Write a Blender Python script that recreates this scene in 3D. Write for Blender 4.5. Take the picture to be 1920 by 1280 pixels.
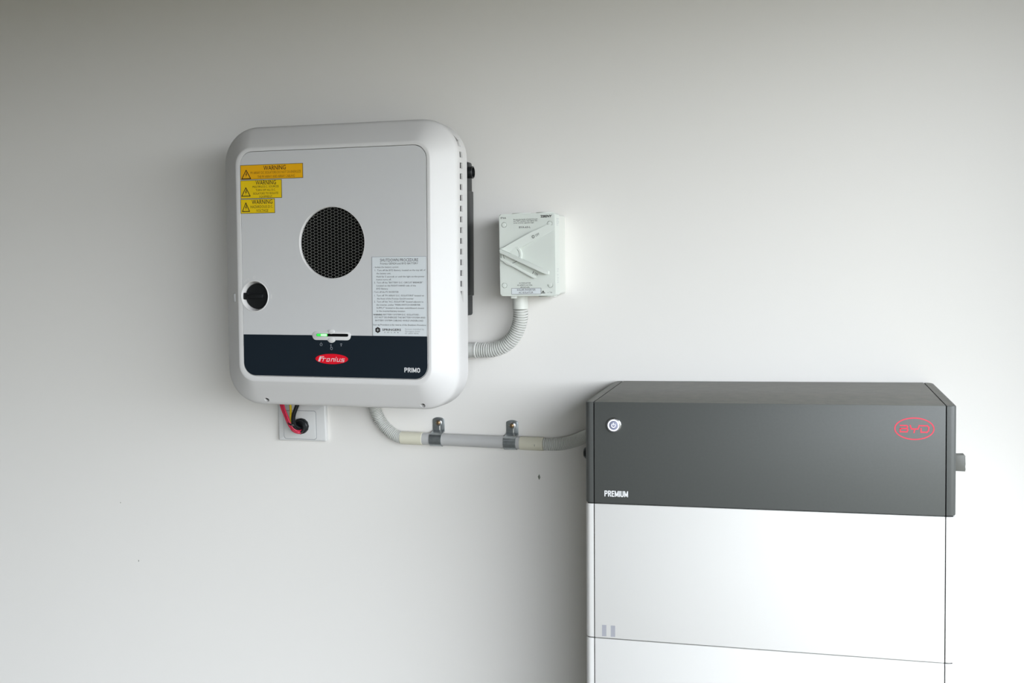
import bpy, bmesh, math, random
from mathutils import Vector, Matrix, Euler
random.seed(4)
PI = math.pi
S = 0.001                       # shapes below are written in millimetres
for o in list(bpy.data.objects): bpy.data.objects.remove(o)
scn = bpy.context.scene
col = scn.collection
CAM_H = 1.4044                  # camera height above the floor (m)

# ---------------------------------------------------------------- camera
FPX, YAW, PITCH, ROLL, DIST = 1928.73, 0.27305, -0.07401, 0.01684, 1975.0
RC = Matrix.Rotation(YAW, 3, 'Z') @ Matrix.Rotation(PITCH, 3, 'X') @ Matrix.Rotation(ROLL, 3, 'Y')
cam_d = bpy.data.cameras.new('camera'); cam = bpy.data.objects.new('camera', cam_d); col.objects.link(cam)
rt, fw, up = RC.col[0], RC.col[1], RC.col[2]
cam.matrix_world = Matrix.Translation((0, -DIST*S, CAM_H)) @ Matrix((rt, up, -fw)).transposed().to_4x4()
cam_d.sensor_width = 36; cam_d.lens = FPX*36/1920; cam_d.clip_start = 0.05
scn.camera = cam

# ---------------------------------------------------------------- light: daylight through the open garage front
wd = bpy.data.worlds.new('sky'); scn.world = wd; wd.use_nodes = True
nt = wd.node_tree; nt.nodes.clear()
out = nt.nodes.new('ShaderNodeOutputWorld'); bg = nt.nodes.new('ShaderNodeBackground')
tc = nt.nodes.new('ShaderNodeTexCoord'); sp = nt.nodes.new('ShaderNodeSeparateXYZ'); rp = nt.nodes.new('ShaderNodeValToRGB')
nt.links.new(tc.outputs['Generated'], sp.inputs[0]); nt.links.new(sp.outputs['Z'], rp.inputs[0])
nt.links.new(rp.outputs[0], bg.inputs[0]); nt.links.new(bg.outputs[0], out.inputs[0])
rp.color_ramp.elements[0].position = 0.0; rp.color_ramp.elements[0].color = (1.774, 1.891, 2.028, 1)
rp.color_ramp.elements[1].position = 0.8; rp.color_ramp.elements[1].color = (0.360, 0.419, 0.495, 1)
bg.inputs[1].default_value = 6.7
X_OPEN, Y_PIER, Y_FAR, H_LINTEL, H_CEIL = 0.74, -0.37, -9, 2.02, 2.45
pl = bpy.data.lights.new('opening_portal', 'AREA'); po = bpy.data.objects.new('opening_portal', pl); col.objects.link(po)
pl.shape = 'RECTANGLE'; pl.size = H_LINTEL; pl.size_y = Y_PIER-Y_FAR
po.location = (X_OPEN+0.02, (Y_PIER+Y_FAR)/2, H_LINTEL/2); po.rotation_euler = (0, PI/2, 0)
pl.cycles.is_portal = True
vs = scn.view_settings
vs.view_transform = 'Standard'; vs.look = 'None'; vs.exposure = 0.0; vs.gamma = 1; vs.use_curve_mapping = False
scn.cycles.use_denoising = True
scn.cycles.max_bounces = 10; scn.cycles.diffuse_bounces = 7

# ---------------------------------------------------------------- materials
def mat(name, c, rough=0.5, metal=0.0, var=0.02, scale=60, bump=0.0, bscale=400, spec=0.5, emit=None, es=0):
    m = bpy.data.materials.new(name); m.use_nodes = True
    n = m.node_tree.nodes; l = m.node_tree.links; b = n['Principled BSDF']
    b.inputs['Roughness'].default_value = rough; b.inputs['Metallic'].default_value = metal
    b.inputs['Specular IOR Level'].default_value = spec
    t = n.new('ShaderNodeTexCoord')
    nz = n.new('ShaderNodeTexNoise'); nz.inputs['Scale'].default_value = scale; nz.inputs['Detail'].default_value = 3
    mx = n.new('ShaderNodeMix'); mx.data_type = 'RGBA'
    mx.inputs[6].default_value = (*[x*(1-var) for x in c], 1); mx.inputs[7].default_value = (*[min(1, x*(1+var)) for x in c], 1)
    l.new(t.outputs['Object'], nz.inputs['Vector']); l.new(nz.outputs[0], mx.inputs[0]); l.new(mx.outputs[2], b.inputs['Base Color'])
    if bump:
        n2 = n.new('ShaderNodeTexNoise'); n2.inputs['Scale'].default_value = bscale; n2.inputs['Detail'].default_value = 2
        bp = n.new('ShaderNodeBump'); bp.inputs['Strength'].default_value = bump; bp.inputs['Distance'].default_value = 0.0006
        l.new(t.outputs['Object'], n2.inputs['Vector']); l.new(n2.outputs[0], bp.inputs['Height']); l.new(bp.outputs[0], b.inputs['Normal'])
    if emit:
        b.inputs['Emission Color'].default_value = (*emit, 1); b.inputs['Emission Strength'].default_value = es
    return m
M = dict(
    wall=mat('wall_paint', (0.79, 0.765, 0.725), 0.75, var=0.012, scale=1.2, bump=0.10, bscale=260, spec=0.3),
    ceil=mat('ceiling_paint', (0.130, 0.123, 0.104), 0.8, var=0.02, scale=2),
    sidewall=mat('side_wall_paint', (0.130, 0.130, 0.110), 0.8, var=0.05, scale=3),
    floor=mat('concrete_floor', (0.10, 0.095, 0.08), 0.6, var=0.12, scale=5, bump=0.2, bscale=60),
    drive=mat('driveway_concrete', (0.287, 0.250, 0.163), 0.8, var=0.1, scale=3, bump=0.3, bscale=40),
    fence=mat('boundary_fence', (0.28, 0.25, 0.22), 0.8, var=0.1, scale=4),
    shell=mat('inverter_shell', (0.645, 0.63, 0.615), 0.45, var=0.006, bump=0.06, bscale=900),
    panel=mat('inverter_panel', (0.57, 0.565, 0.56), 0.5, var=0.01, bump=0.05, bscale=900),
    band=mat('navy_band', (0.005, 0.011, 0.018), 0.6, var=0.15, scale=900, spec=0.25),
    black=mat('black_plastic', (0.008, 0.009, 0.010), 0.35, var=0.1, spec=0.4),
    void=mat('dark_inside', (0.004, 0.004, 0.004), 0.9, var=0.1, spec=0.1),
    heat=mat('dark_heatsink', (0.014, 0.016, 0.017), 0.5, var=0.1),
    grille=mat('grille_metal', (0.16, 0.16, 0.145), 0.5, metal=0.3, var=0.2, scale=200),
    orange=mat('orange_label', (0.80, 0.40, 0.002), 0.45, var=0.06, scale=40),
    yellow=mat('yellow_label', (0.78, 0.53, 0.004), 0.45, var=0.06, scale=40),
    ink=mat('black_print', (0.012, 0.008, 0.008), 0.5, var=0.1),
    orink=mat('brown_print', (0.22, 0.09, 0.004), 0.5, var=0.1),
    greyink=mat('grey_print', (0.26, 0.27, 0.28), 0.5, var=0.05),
    sheet=mat('white_label', (0.66, 0.69, 0.70), 0.4, var=0.01),
    wprint=mat('white_print', (0.72, 0.72, 0.72), 0.5, var=0.02),
    dimprint=mat('dim_white_print', (0.34, 0.36, 0.39), 0.5, var=0.02),
    red=mat('red_enamel', (0.72, 0.002, 0.016), 0.4, var=0.03),
    green=mat('green_light', (0.02, 0.5, 0.04), 0.4, emit=(0.05, 1.0, 0.10), es=0.55),
    greenlit=mat('green_light_core', (0.4, 0.9, 0.4), 0.4, emit=(0.34, 1.0, 0.36), es=0.9),
    iso=mat('isolator_plastic', (0.64, 0.67, 0.62), 0.42, var=0.008),
    isoarm=mat('isolator_lever_plastic', (0.66, 0.69, 0.64), 0.4, var=0.008),
    isobase=mat('isolator_base_plastic', (0.66, 0.67, 0.62), 0.42, var=0.008),
    pvc=mat('grey_conduit', (0.60, 0.60, 0.565), 0.42, var=0.02),
    pipe=mat('grey_rigid_pipe', (0.50, 0.495, 0.485), 0.4, var=0.02),
    cream=mat('cream_coupling', (0.70, 0.67, 0.54), 0.45, var=0.015),
    zinc=mat('zinc_strap', (0.40, 0.43, 0.44), 0.32, metal=0.85, var=0.25, scale=120, bump=0.3, bscale=200),
    brass=mat('brass_screw', (0.36, 0.24, 0.13), 0.4, metal=0.9, var=0.2, scale=300),
    steel=mat('steel', (0.62, 0.62, 0.62), 0.25, metal=1.0, var=0.05),
    plate=mat('switch_plate_plastic', (0.68, 0.675, 0.66), 0.35, var=0.005),
    redcab=mat('red_cable', (0.55, 0.015, 0.055), 0.35, var=0.05),
    yelcab=mat('yellow_green_cable', (0.55, 0.38, 0.01), 0.4, var=0.3, scale=150),
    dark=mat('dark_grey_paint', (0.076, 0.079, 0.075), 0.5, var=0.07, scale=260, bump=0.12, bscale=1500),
    white=mat('module_white_paint', (0.69, 0.675, 0.65), 0.4, var=0.004, bump=0.03, bscale=1200),
    mark=mat('silver_grey_mark', (0.33, 0.33, 0.36), 0.4, var=0.02),
    byd=mat('coral_print', (0.80, 0.035, 0.075), 0.45, var=0.03),
    taupe=mat('taupe_plastic', (0.12, 0.12, 0.108), 0.45, var=0.05),
    btnglow=mat('button_ring_light', (0.8, 0.82, 0.9), 0.3, emit=(0.86, 0.88, 1.0), es=0.75),
    btnface=mat('button_face', (0.26, 0.27, 0.36), 0.35, var=0.03),
    chip=mat('chipped_paint', (0.19, 0.20, 0.16), 0.8, var=0.25, scale=300),
)

# dust on the dark control unit's upward faces, plus painted-in light from above
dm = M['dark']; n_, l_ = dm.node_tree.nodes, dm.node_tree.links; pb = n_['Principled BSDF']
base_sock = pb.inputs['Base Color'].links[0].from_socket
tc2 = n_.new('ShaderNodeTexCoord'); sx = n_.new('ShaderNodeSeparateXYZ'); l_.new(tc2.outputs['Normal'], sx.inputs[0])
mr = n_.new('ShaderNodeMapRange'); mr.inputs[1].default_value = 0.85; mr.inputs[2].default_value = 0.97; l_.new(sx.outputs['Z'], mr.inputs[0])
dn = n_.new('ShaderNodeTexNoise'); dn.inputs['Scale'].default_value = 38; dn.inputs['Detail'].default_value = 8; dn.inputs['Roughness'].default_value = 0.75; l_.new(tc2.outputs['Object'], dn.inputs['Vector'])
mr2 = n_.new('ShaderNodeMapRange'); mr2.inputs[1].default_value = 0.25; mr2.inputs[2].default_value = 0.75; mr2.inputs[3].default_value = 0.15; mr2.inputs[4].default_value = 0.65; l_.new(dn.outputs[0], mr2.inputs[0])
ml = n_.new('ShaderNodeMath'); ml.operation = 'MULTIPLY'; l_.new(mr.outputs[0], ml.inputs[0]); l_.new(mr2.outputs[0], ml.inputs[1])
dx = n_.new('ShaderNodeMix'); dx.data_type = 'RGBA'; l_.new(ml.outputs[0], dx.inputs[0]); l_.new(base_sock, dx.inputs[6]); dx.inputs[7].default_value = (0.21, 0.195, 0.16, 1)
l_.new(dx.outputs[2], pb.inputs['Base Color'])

# ---------------------------------------------------------------- builders
def link_mesh(name, bm, m, parent=None, angle=35, smooth=True, off=None):
    bmesh.ops.recalc_face_normals(bm, faces=bm.faces)
    me = bpy.data.meshes.new(name); bm.to_mesh(me); bm.free()
    for ma in (m if isinstance(m, (list, tuple)) else [m]): me.materials.append(ma)
    if smooth:
        for p in me.polygons: p.use_smooth = True
        me.set_sharp_from_angle(angle=math.radians(angle))
    o = bpy.data.objects.new(name, me); col.objects.link(o)
    if parent is not None:
        o.parent = parent
        o.location = Vector(parent.get('_off', (0, 0, 0)))
        if parent.parent is not None: o.location = (0, 0, 0)
    return o
def thing(name, label, cat, loc, rot=None, group=None, off=(0, 0, 0)):
    """Empty at the base; children's shapes are written from (loc - R*off)"""
    o = bpy.data.objects.new(name, None); col.objects.link(o); o.empty_display_size = 0.05
    R = rot if rot is not None else Matrix.Identity(3)
    o.matrix_world = Matrix.Translation(Vector(loc)*S + Vector((0, 0, CAM_H)) + R @ (Vector(off)*S)) @ R.to_4x4()
    o['label'] = label; o['category'] = cat
    if group: o['group'] = group
    OFFS[o.name] = -Vector(off)*S
    return o
OFFS = {}
def part(name, bm, m, parent, label=None, **k):
    for v in bm.verts: v.co *= S
    o = link_mesh(name, bm, m, None, **k)
    o.parent = parent
    if parent.name in OFFS: o.location = OFFS[parent.name]
    if label: o['label'] = label
    if name.endswith(('lettering', 'marking')): o['kind'] = 'stuff'
    return o
def box_bm(x0, x1, y0, y1, z0, z1, bev=0.0, seg=2):
    bm = bmesh.new()
    vs_ = [bm.verts.new((x, y, z)) for x in (x0, x1) for y in (y0, y1) for z in (z0, z1)]
    for f in ((0,1,3,2), (4,6,7,5), (0,4,5,1), (2,3,7,6), (0,2,6,4), (1,5,7,3)): bm.faces.new([vs_[i] for i in f])
    if bev: bmesh.ops.bevel(bm, geom=list(bm.edges), offset=bev, segments=seg, affect='EDGES', profile=0.5)
    return bm
def prism_bm(pts, y0, y1, bev=0.0, seg=2, front=None):
    """polygon in x,z extruded from y0 (front) to y1; front = optional list of y per point"""
    bm = bmesh.new()
    a = [bm.verts.new((p[0], (front[i] if front else y0), p[1])) for i, p in enumerate(pts)]
    b = [bm.verts.new((p[0], y1, p[1])) for p in pts]
    ff = bm.faces.new(a); bm.faces.new(b[::-1])
    n = len(pts)
    for i in range(n): bm.faces.new((a[i], b[i], b[(i+1) % n], a[(i+1) % n]))
    if bev:
        es = [e for e in bm.edges if all(v in a for v in e.verts)]
        bmesh.ops.bevel(bm, geom=es, offset=bev, segments=seg, affect='EDGES', profile=0.5)
    return bm
def rr(x0, x1, z0, z1, r, n=10):
    pts = []
    for cx, cz, a0 in ((x1-r, z1-r, 0), (x0+r, z1-r, 90), (x0+r, z0+r, 180), (x1-r, z0+r, 270)):
        for i in range(n+1):
            a = math.radians(a0+90*i/n); pts.append((cx+r*math.cos(a), cz+r*math.sin(a)))
    return pts
def circ(cx, cz, r, n=32, rz=None, a0=0):
    return [(cx+r*math.cos(a0+2*PI*i/n), cz+(rz or r)*math.sin(a0+2*PI*i/n)) for i in range(n)]
def loft_bm(rings, closed=False, cap=True):
    bm = bmesh.new(); R = [[bm.verts.new(p) for p in r] for r in rings]; n = len(R[0])
    for k in range(len(R)-(0 if closed else 1)):
        a, b = R[k], R[(k+1) % len(R)]
        for i in range(n): bm.faces.new((a[i], a[(i+1) % n], b[(i+1) % n], b[i]))
    if not closed and cap: bm.faces.new(R[0]); bm.faces.new(R[-1][::-1])
    return bm
def lathe_y(cx, cz, prof, n=40):
    """profile of (radius, y); rotates round the y axis"""
    rings = [[(cx+r*math.cos(2*PI*i/n), y, cz+r*math.sin(2*PI*i/n)) for i in range(n)] for r, y in prof]
    return loft_bm(rings)
def merge(*bms):
    base = bms[0]
    for b in bms[1:]:
        me = bpy.data.meshes.new('tmp'); b.to_mesh(me); b.free(); base.from_mesh(me); bpy.data.meshes.remove(me)
    return base
def boolean(o, cutters, ang=35):
    """cut the listed bmeshes (mm, in the object's own space) out of the object's mesh, for good"""
    dg = None
    for cb in cutters:
        bmesh.ops.recalc_face_normals(cb, faces=cb.faces)
        for v in cb.verts: v.co *= S
        me = bpy.data.meshes.new('cut'); cb.to_mesh(me); cb.free()
        c = bpy.data.objects.new('cut', me); col.objects.link(c)
        c.parent = o.parent; c.location = o.location
        md = o.modifiers.new('b', 'BOOLEAN'); md.object = c; md.operation = 'DIFFERENCE'; md.solver = 'EXACT'
        dg = bpy.context.evaluated_depsgraph_get(); dg.update()
        nm = bpy.data.meshes.new_from_object(o.evaluated_get(dg)); o.modifiers.clear()
        old = o.data; o.data = nm; bpy.data.meshes.remove(old)
        bpy.data.objects.remove(c); bpy.data.meshes.remove(me)
    for p in o.data.polygons: p.use_smooth = True
    o.data.set_sharp_from_angle(angle=math.radians(ang))
    o.data.name = o.name
def catmull(P, step):
    P = [Vector(p) for p in P]; P = [P[0]*2-P[1]] + P + [P[-1]*2-P[-2]]; out = []
    for i in range(1, len(P)-2):
        for k in range(24):
            t = k/24; a, b, c, d = P[i-1:i+3]
            out.append(0.5*((2*b)+(c-a)*t+(2*a-5*b+4*c-d)*t*t+(3*b-a-3*c+d)*t**3))
    out.append(P[-2])
    res = [out[0]]; acc = 0
    tot = sum((out[i+1]-out[i]).length for i in range(len(out)-1)); n = max(2, round(tot/step)); st = tot/n
    i = 0; need = st; cur = out[0]
    while len(res) < n and i < len(out)-1:
        seg = (out[i+1]-cur).length
        if seg >= need: cur = cur+(out[i+1]-cur)*(need/seg); res.append(cur); need = st
        else: need -= seg; i += 1; cur = out[i]
    res.append(out[-1]); return res, st
def tube_bm(P, rad, step=3.0, n=20, raw=False):
    """rad: number or function of the distance along the path"""
    pts, st = (([Vector(p) for p in P], 0) if raw else catmull(P, step))
    rings = []; up_ = Vector((0, 1, 0)); s = 0
    for i, p in enumerate(pts):
        t = (pts[min(i+1, len(pts)-1)]-pts[max(i-1, 0)]).normalized()
        a = (up_-t*up_.dot(t)).normalized(); b = t.cross(a); up_ = a
        if i: s += (p-pts[i-1]).length
        r = rad(s) if callable(rad) else rad
        rings.append([p+a*(r*math.cos(2*PI*k/n))+b*(r*math.sin(2*PI*k/n)) for k in range(n)])
    return loft_bm(rings)
def hose_bm(P, R, pitch, groove, n=28):
    """corrugated hose: flat rib tops with narrow grooves between"""
    pts, st = catmull(P, 0.6)
    tot = st*(len(pts)-1); nr = round(tot/pitch); pt = tot/nr
    def at(s):
        i = min(int(s/st), len(pts)-2); u = s/st-i
        return pts[i].lerp(pts[i+1], u), (pts[min(i+2, len(pts)-1)]-pts[max(i-1, 0)]).normalized()
    rings = []; up_ = Vector((0, 1, 0))
    for k in range(nr):
        for f, r in ((0.0, R-groove), (0.03, R-0.5), (0.11, R), (0.62, R), (0.71, R-0.5), (0.74, R-groove)):
            p, t = at((k+f)*pt)
            a = (up_-t*up_.dot(t)).normalized(); b = t.cross(a); up_ = a
            rings.append([p+a*(r*math.cos(2*PI*q/n))+b*(r*math.sin(2*PI*q/n)) for q in range(n)])
    return loft_bm(rings)
# ---- writing
_tc = {}
def glyphs(s, bold=0.0):
    key = (s, bold)
    if key not in _tc:
        cu = bpy.data.curves.new('t', 'FONT'); cu.body = s; cu.size = 1; cu.resolution_u = 2; cu.offset = bold
        o = bpy.data.objects.new('t', cu); col.objects.link(o)
        dg = bpy.context.evaluated_depsgraph_get(); dg.update()
        me = bpy.data.meshes.new_from_object(o.evaluated_get(dg))
        v = [tuple(q.co[:2]) for q in me.vertices]; f = [tuple(p.vertices) for p in me.polygons]
        bpy.data.objects.remove(o); bpy.data.curves.remove(cu); bpy.data.meshes.remove(me)
        _tc[key] = (v, f)
    return _tc[key]
CAPH = max(v[1] for v in glyphs('H')[0])
def text_bm(bm, s, x0, x1, zb, h, y, bold=0.0, rot=0.0, shear=0.0, flip=None):
    """write s with its baseline at zb, capitals h high, stretched to run from x0 to x1"""
    v, f = glyphs(s, bold)
    if not v: return bm
    a = min(q[0] for q in v); b = max(q[0] for q in v); sx = (x1-x0)/(b-a); sz = h/CAPH
    c, d = math.cos(rot), math.sin(rot)
    vv = []
    for q in v:
        px, pz = (q[0]-a)*sx, q[1]*sz; px += shear*pz
        vv.append(bm.verts.new((x0+px*c-pz*d, y, zb+px*d+pz*c)))
    for p in f:
        try: bm.faces.new([vv[i] for i in p])
        except ValueError: pass
    return bm
def stroke_bm(bm, pts, w, y, closed=False):
    n = len(pts)
    for i in range(n if closed else n-1):
        a = Vector(pts[i]); b = Vector(pts[(i+1) % n]); t = (b-a).normalized(); nn = Vector((-t.y, t.x))*w/2; a2 = a-t*w*0.45; b2 = b+t*w*0.45
        bm.faces.new([bm.verts.new((q.x, y, q.y)) for q in (a2+nn, a2-nn, b2-nn, b2+nn)])
        y -= 0.004
    return bm
SG = {'P': ([(0, 0), (0, 1), (.34, 1), (.48, .92), (.52, .75), (.48, .58), (.34, .5), (0, .5)], .52), 'R': ([(0, 0), (0, 1), (.34, 1), (.48, .92), (.52, .76), (.46, .6), (.3, .53), (0, .53), None, (.28, .53), (.54, 0)], .54),
      'E': ([(.42, 1), (0, 1), (0, 0), (.42, 0), None, (0, .52), (.36, .52)], .42), 'M': ([(0, 0), (0, 1), (.36, .12), (.72, 1), (.72, 0)], .72), 'I': ([(0, 0), (0, 1)], 0), 'U': ([(0, 1), (0, .2), (.09, .04), (.26, 0), (.43, .04), (.52, .2), (.52, 1)], .52),
      'O': ([(.28, 1), (.1, .93), (0, .75), (0, .25), (.1, .07), (.28, 0), (.46, .07), (.56, .25), (.56, .75), (.46, .93), (.28, 1)], .56)}
def word_bm(s, x0, x1, zb, h, w, y, gap=.34):
    bm = bmesh.new(); tot = sum(SG[c][1] for c in s)+gap*(len(s)-1); k = (x1-x0-w)/tot; x = x0+w/2
    for c in s:
        run_ = []
        for p in SG[c][0]+[None]:
            if p is None:
                if len(run_) > 1: stroke_bm(bm, run_, w, y)
                run_ = []
            else: run_.append((x+p[0]*k, zb+w/2+p[1]*(h-w)))
        x += (SG[c][1]+gap)*k
    return bm
def ring_flat(bm, cx, cz, rx, rz, w, y, a0=0, a1=360, n=48):
    full = abs(a1-a0) >= 360
    pr = None
    for i in range(n+1):
        a = math.radians(a0+(a1-a0)*i/n); c, s = math.cos(a), math.sin(a)
        cur = (bm.verts.new((cx+rx*c, y, cz+rz*s)), bm.verts.new((cx+(rx-w)*c, y, cz+(rz-w)*s)))
        if pr: bm.faces.new((pr[0], cur[0], cur[1], pr[1]))
        pr = cur
    return bm
def flat(bm, pts, y):
    bm.faces.new([bm.verts.new((p[0], y, p[1])) for p in pts]); return bm
def W(px, py, Y=0.0):
    """point (mm) on the plane at depth Y that the photograph shows at px,py; used for runs of cable and hose at their real depth"""
    d = RC @ Vector(((px-960)/FPX, 1, -(py-640)/FPX)); t = (Y+DIST)/d.y
    return Vector((0, -DIST, 0))+d*t

# ---------------------------------------------------------------- the setting
def struct(name, bm, m, **k):
    o = link_mesh(name, bm, m, **k); o['kind'] = 'structure'; return o
XL, T = -3.6, 0.15
wall = struct('wall_back', box_bm(XL-T, X_OPEN+T, 0, T, 0, H_CEIL), M['wall'])
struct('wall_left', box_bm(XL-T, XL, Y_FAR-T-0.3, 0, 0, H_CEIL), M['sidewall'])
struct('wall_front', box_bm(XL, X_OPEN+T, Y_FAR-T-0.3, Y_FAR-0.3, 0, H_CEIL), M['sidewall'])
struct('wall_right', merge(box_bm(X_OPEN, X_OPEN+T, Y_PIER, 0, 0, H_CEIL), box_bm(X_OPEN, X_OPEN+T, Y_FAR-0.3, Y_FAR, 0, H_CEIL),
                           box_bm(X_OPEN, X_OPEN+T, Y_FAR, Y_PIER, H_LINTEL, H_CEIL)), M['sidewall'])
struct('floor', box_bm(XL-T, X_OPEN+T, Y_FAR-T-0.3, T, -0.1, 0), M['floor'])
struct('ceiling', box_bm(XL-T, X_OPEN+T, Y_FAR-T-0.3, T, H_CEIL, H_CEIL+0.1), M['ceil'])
struct('ground', box_bm(X_OPEN+T, 300, -250, 200, -0.12, -0.02), M['drive'])
# chips in the paint
def chip(pts, lab):
    bm = prism_bm([tuple(p) for p in pts], -0.35, 0.2)
    for v in bm.verts: v.co *= S
    for v in bm.verts: v.co.z += CAM_H
    o = link_mesh('paint_chip', bm, M['chip']); o.parent = wall; o['label'] = lab
c0 = W(1011, 894); chip([(c0.x-2.8, c0.z+.6), (c0.x-.3, c0.z-6), (c0.x+2.4, c0.z-.6), (c0.x+.3, c0.z+6)], 'small dark diamond shaped paint chip')
for p, r in (((260, 1051), 1.4), ((226, 942), 1.0)):
    c0 = W(*p); chip(circ(c0.x, c0.z, r*.7, 8, r*1.5), 'tiny grey speck in the paint')

# ---------------------------------------------------------------- the inverter
RI = Matrix.Rotation(-0.00369, 3, 'Z') @ Matrix.Rotation(-0.01843, 3, 'X') @ Matrix.Rotation(0.00848, 3, 'Y')
inv = thing('solar_inverter', 'large white wall mounted solar inverter with round fan grille and navy lower band', 'inverter',
            (-844.57, -201.57, 8.48), RI, off=(0, 195, 0))
PW, PH = 189.3, 213.8
def iring(l, r, t, b, y, base=25, k=0.85, n=12):
    o_ = (l+r+t+b)/4
    return [(p[0], y, p[1]) for p in rr(-PW-l, PW+r, -PH-b, PH+t, base+k*max(o_, 0), n)]
BL, BR, BT, BB = 53, 50, 52, 60      # reach of the outer edge past the panel: left, right, top, bottom
def mixr(f, y, ins=0.0):
    l, r, t, b = 11+(BL-11)*f, 8+(BR-8)*f, 8.5+(BT-8.5)*f, 12+(BB-12)*f
    return iring(l-ins, r-ins, t-ins, b-ins, y)
rings = [iring(.9, .9, .9, .9, 6), iring(.9, .9, .9, .9, 0.6), iring(1.4, 1.4, 1.4, 1.4, 0.1), iring(6, 5, 5, 7, 0), mixr(0, 0.2, 1.2), mixr(0, 0.55, .3), mixr(0.015, 1.1),
         mixr(.30, 9.6), mixr(.60, 18.9), mixr(.84, 26.3), mixr(.91, 28.8), mixr(.96, 31.8), mixr(.99, 36.0), mixr(1, 41), mixr(1, 60), mixr(1, 85), mixr(1, 86, 1),
         mixr(1, 86, 3), mixr(1, 60, 3.2), mixr(.97, 40, 3), mixr(.84, 30.5, 2.5), mixr(.3, 13.5, 1.5), mixr(0, 6.5, 2)]
shell = part('housing', loft_bm(rings, closed=True), M['shell'], inv)
cuts = []
slots = [(199.5-19.83*k-5.3, 199.5-19.83*k+5.5) for k in range(13)]
for z0, z1 in slots: cuts.append(box_bm(PW+BR-8, PW+BR+8, 43.5, 58.5, z0, z1))
cuts.append(loft_bm([[(PW+20, 44, 214.5), (PW+20, 58, 214.5), (PW+20, 58, 226), (PW+20, 44, 236)], [(PW+BR+8, 44, 214.5), (PW+BR+8, 58, 214.5), (PW+BR+8, 58, 226), (PW+BR+8, 44, 236)]]))
cuts.append(loft_bm([[(PW+20, 43.5, -52), (PW+20, 58.5, -52), (PW+20, 58.5, -74), (PW+20, 55, -70)], [(PW+BR+8, 43.5, -52), (PW+BR+8, 58.5, -52), (PW+BR+8, 58.5, -74), (PW+BR+8, 55, -70)]]))
KX, KZ = -163.5, -61.0
cuts.append(prism_bm(circ(KX, KZ, 29.3, 40), -5, 12))
def screw_cut(x, z, y):
    bm = bmesh.new(); bmesh.ops.create_cone(bm, cap_ends=True, segments=20, radius1=4.9, radius2=4.9, depth=24)
    bm.transform(Matrix.Translation((x, y, z)) @ Matrix.Rotation(math.radians(118), 4, 'X')); return bm
SCR = [(-155, -264.0, 24), (169.0, -266.5, 24)]
for s_ in SCR: cuts.append(screw_cut(*s_))
# all cutters are disjoint, so they are joined and cut in one go
boolean(shell, [merge(*cuts)], 24)
part('vent_divider', box_bm(PW+BR-7.5, PW+BR-4.4, 53.4, 54.8, -70, 228), M['shell'], inv)
# front panel with the holes for fan and switch
pan = part('front_panel', prism_bm([(p[0], p[1]) for p in rr(-PW, PW, -PH, PH, 25, 12)], 0.0, 4.0, bev=0.5), M['panel'], inv, 'light grey front panel')
FX, FZ, FR = -0.6, 39.2, 67.2
boolean(pan, [merge(prism_bm(circ(FX, FZ, FR+0.9, 72), -3, 8), prism_bm(circ(KX, KZ, 29.3, 40), -3, 8))])
# dark lower band
ZB = -134.6
bpts = [p for p in rr(-PW+.5, PW-.5, -PH+.5, PH, 24.5, 12) if p[1] < -100]
band = part('lower_band', prism_bm(bpts+[(PW-.5, ZB), (-PW+.5, ZB)] if bpts[0][0] < 0 else bpts, -0.35, 0.2), M['band'], inv, 'navy band across the bottom of the panel')
# fan opening: white rim, grille, dark inside
part('fan_rim', lathe_y(FX, FZ, [(FR-1.2, 10), (FR-1.2, 0.6), (FR-.6, -.15), (FR+.7, -.15), (FR+.9, 0.2), (FR+.9, 10)], 72) if False else
     loft_bm([[(FX+r*math.cos(2*PI*i/72), y, FZ+r*math.sin(2*PI*i/72)) for i in range(72)] for r, y in
              [(FR-.6, 9), (FR-.6, .5), (FR-.2, -.1), (FR+.7, -.1), (FR+.85, .5), (FR+.85, 9)]], closed=True), M['shell'], inv, 'white rim round the fan opening')
gb = bmesh.new()
cp, rw = 7.0, 5.75
ha = 1.7; hx, hz = cp-ha, rw/2
def strut(bm, a, b, w=0.75, y0=6.0, y1=7.0):
    a = Vector(a); b = Vector(b); t = (b-a).normalized(); n_ = Vector((-t.y, t.x))*w/2
    q = [a+n_, a-n_, b-n_, b+n_]
    f_ = [bm.verts.new((v.x, y0, v.y)) for v in q]; g_ = [bm.verts.new((v.x, y1, v.y)) for v in q]
    bm.faces.new(f_)
    for i in range(4): bm.faces.new((f_[i], f_[(i+1) % 4], g_[(i+1) % 4], g_[i]))
for ci in range(-11, 12):
    for ri in range(-14, 15):
        cx = FX+ci*cp; cz = FZ+ri*rw+(rw/2 if ci % 2 else 0)
        for a, b in (((hx, 0), (ha, hz)), ((ha, hz), (-ha, hz)), ((-ha, hz), (-hx, 0))):
            A_ = (cx+a[0], cz+a[1]); B_ = (cx+b[0], cz+b[1])
            if math.hypot((A_[0]+B_[0])/2-FX, (A_[1]+B_[1])/2-FZ) < FR-1.5: strut(gb, A_, B_)
o = part('fan_grille', gb, M['grille'], inv, 'dark honeycomb grille', smooth=False); o['kind'] = 'stuff'
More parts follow.
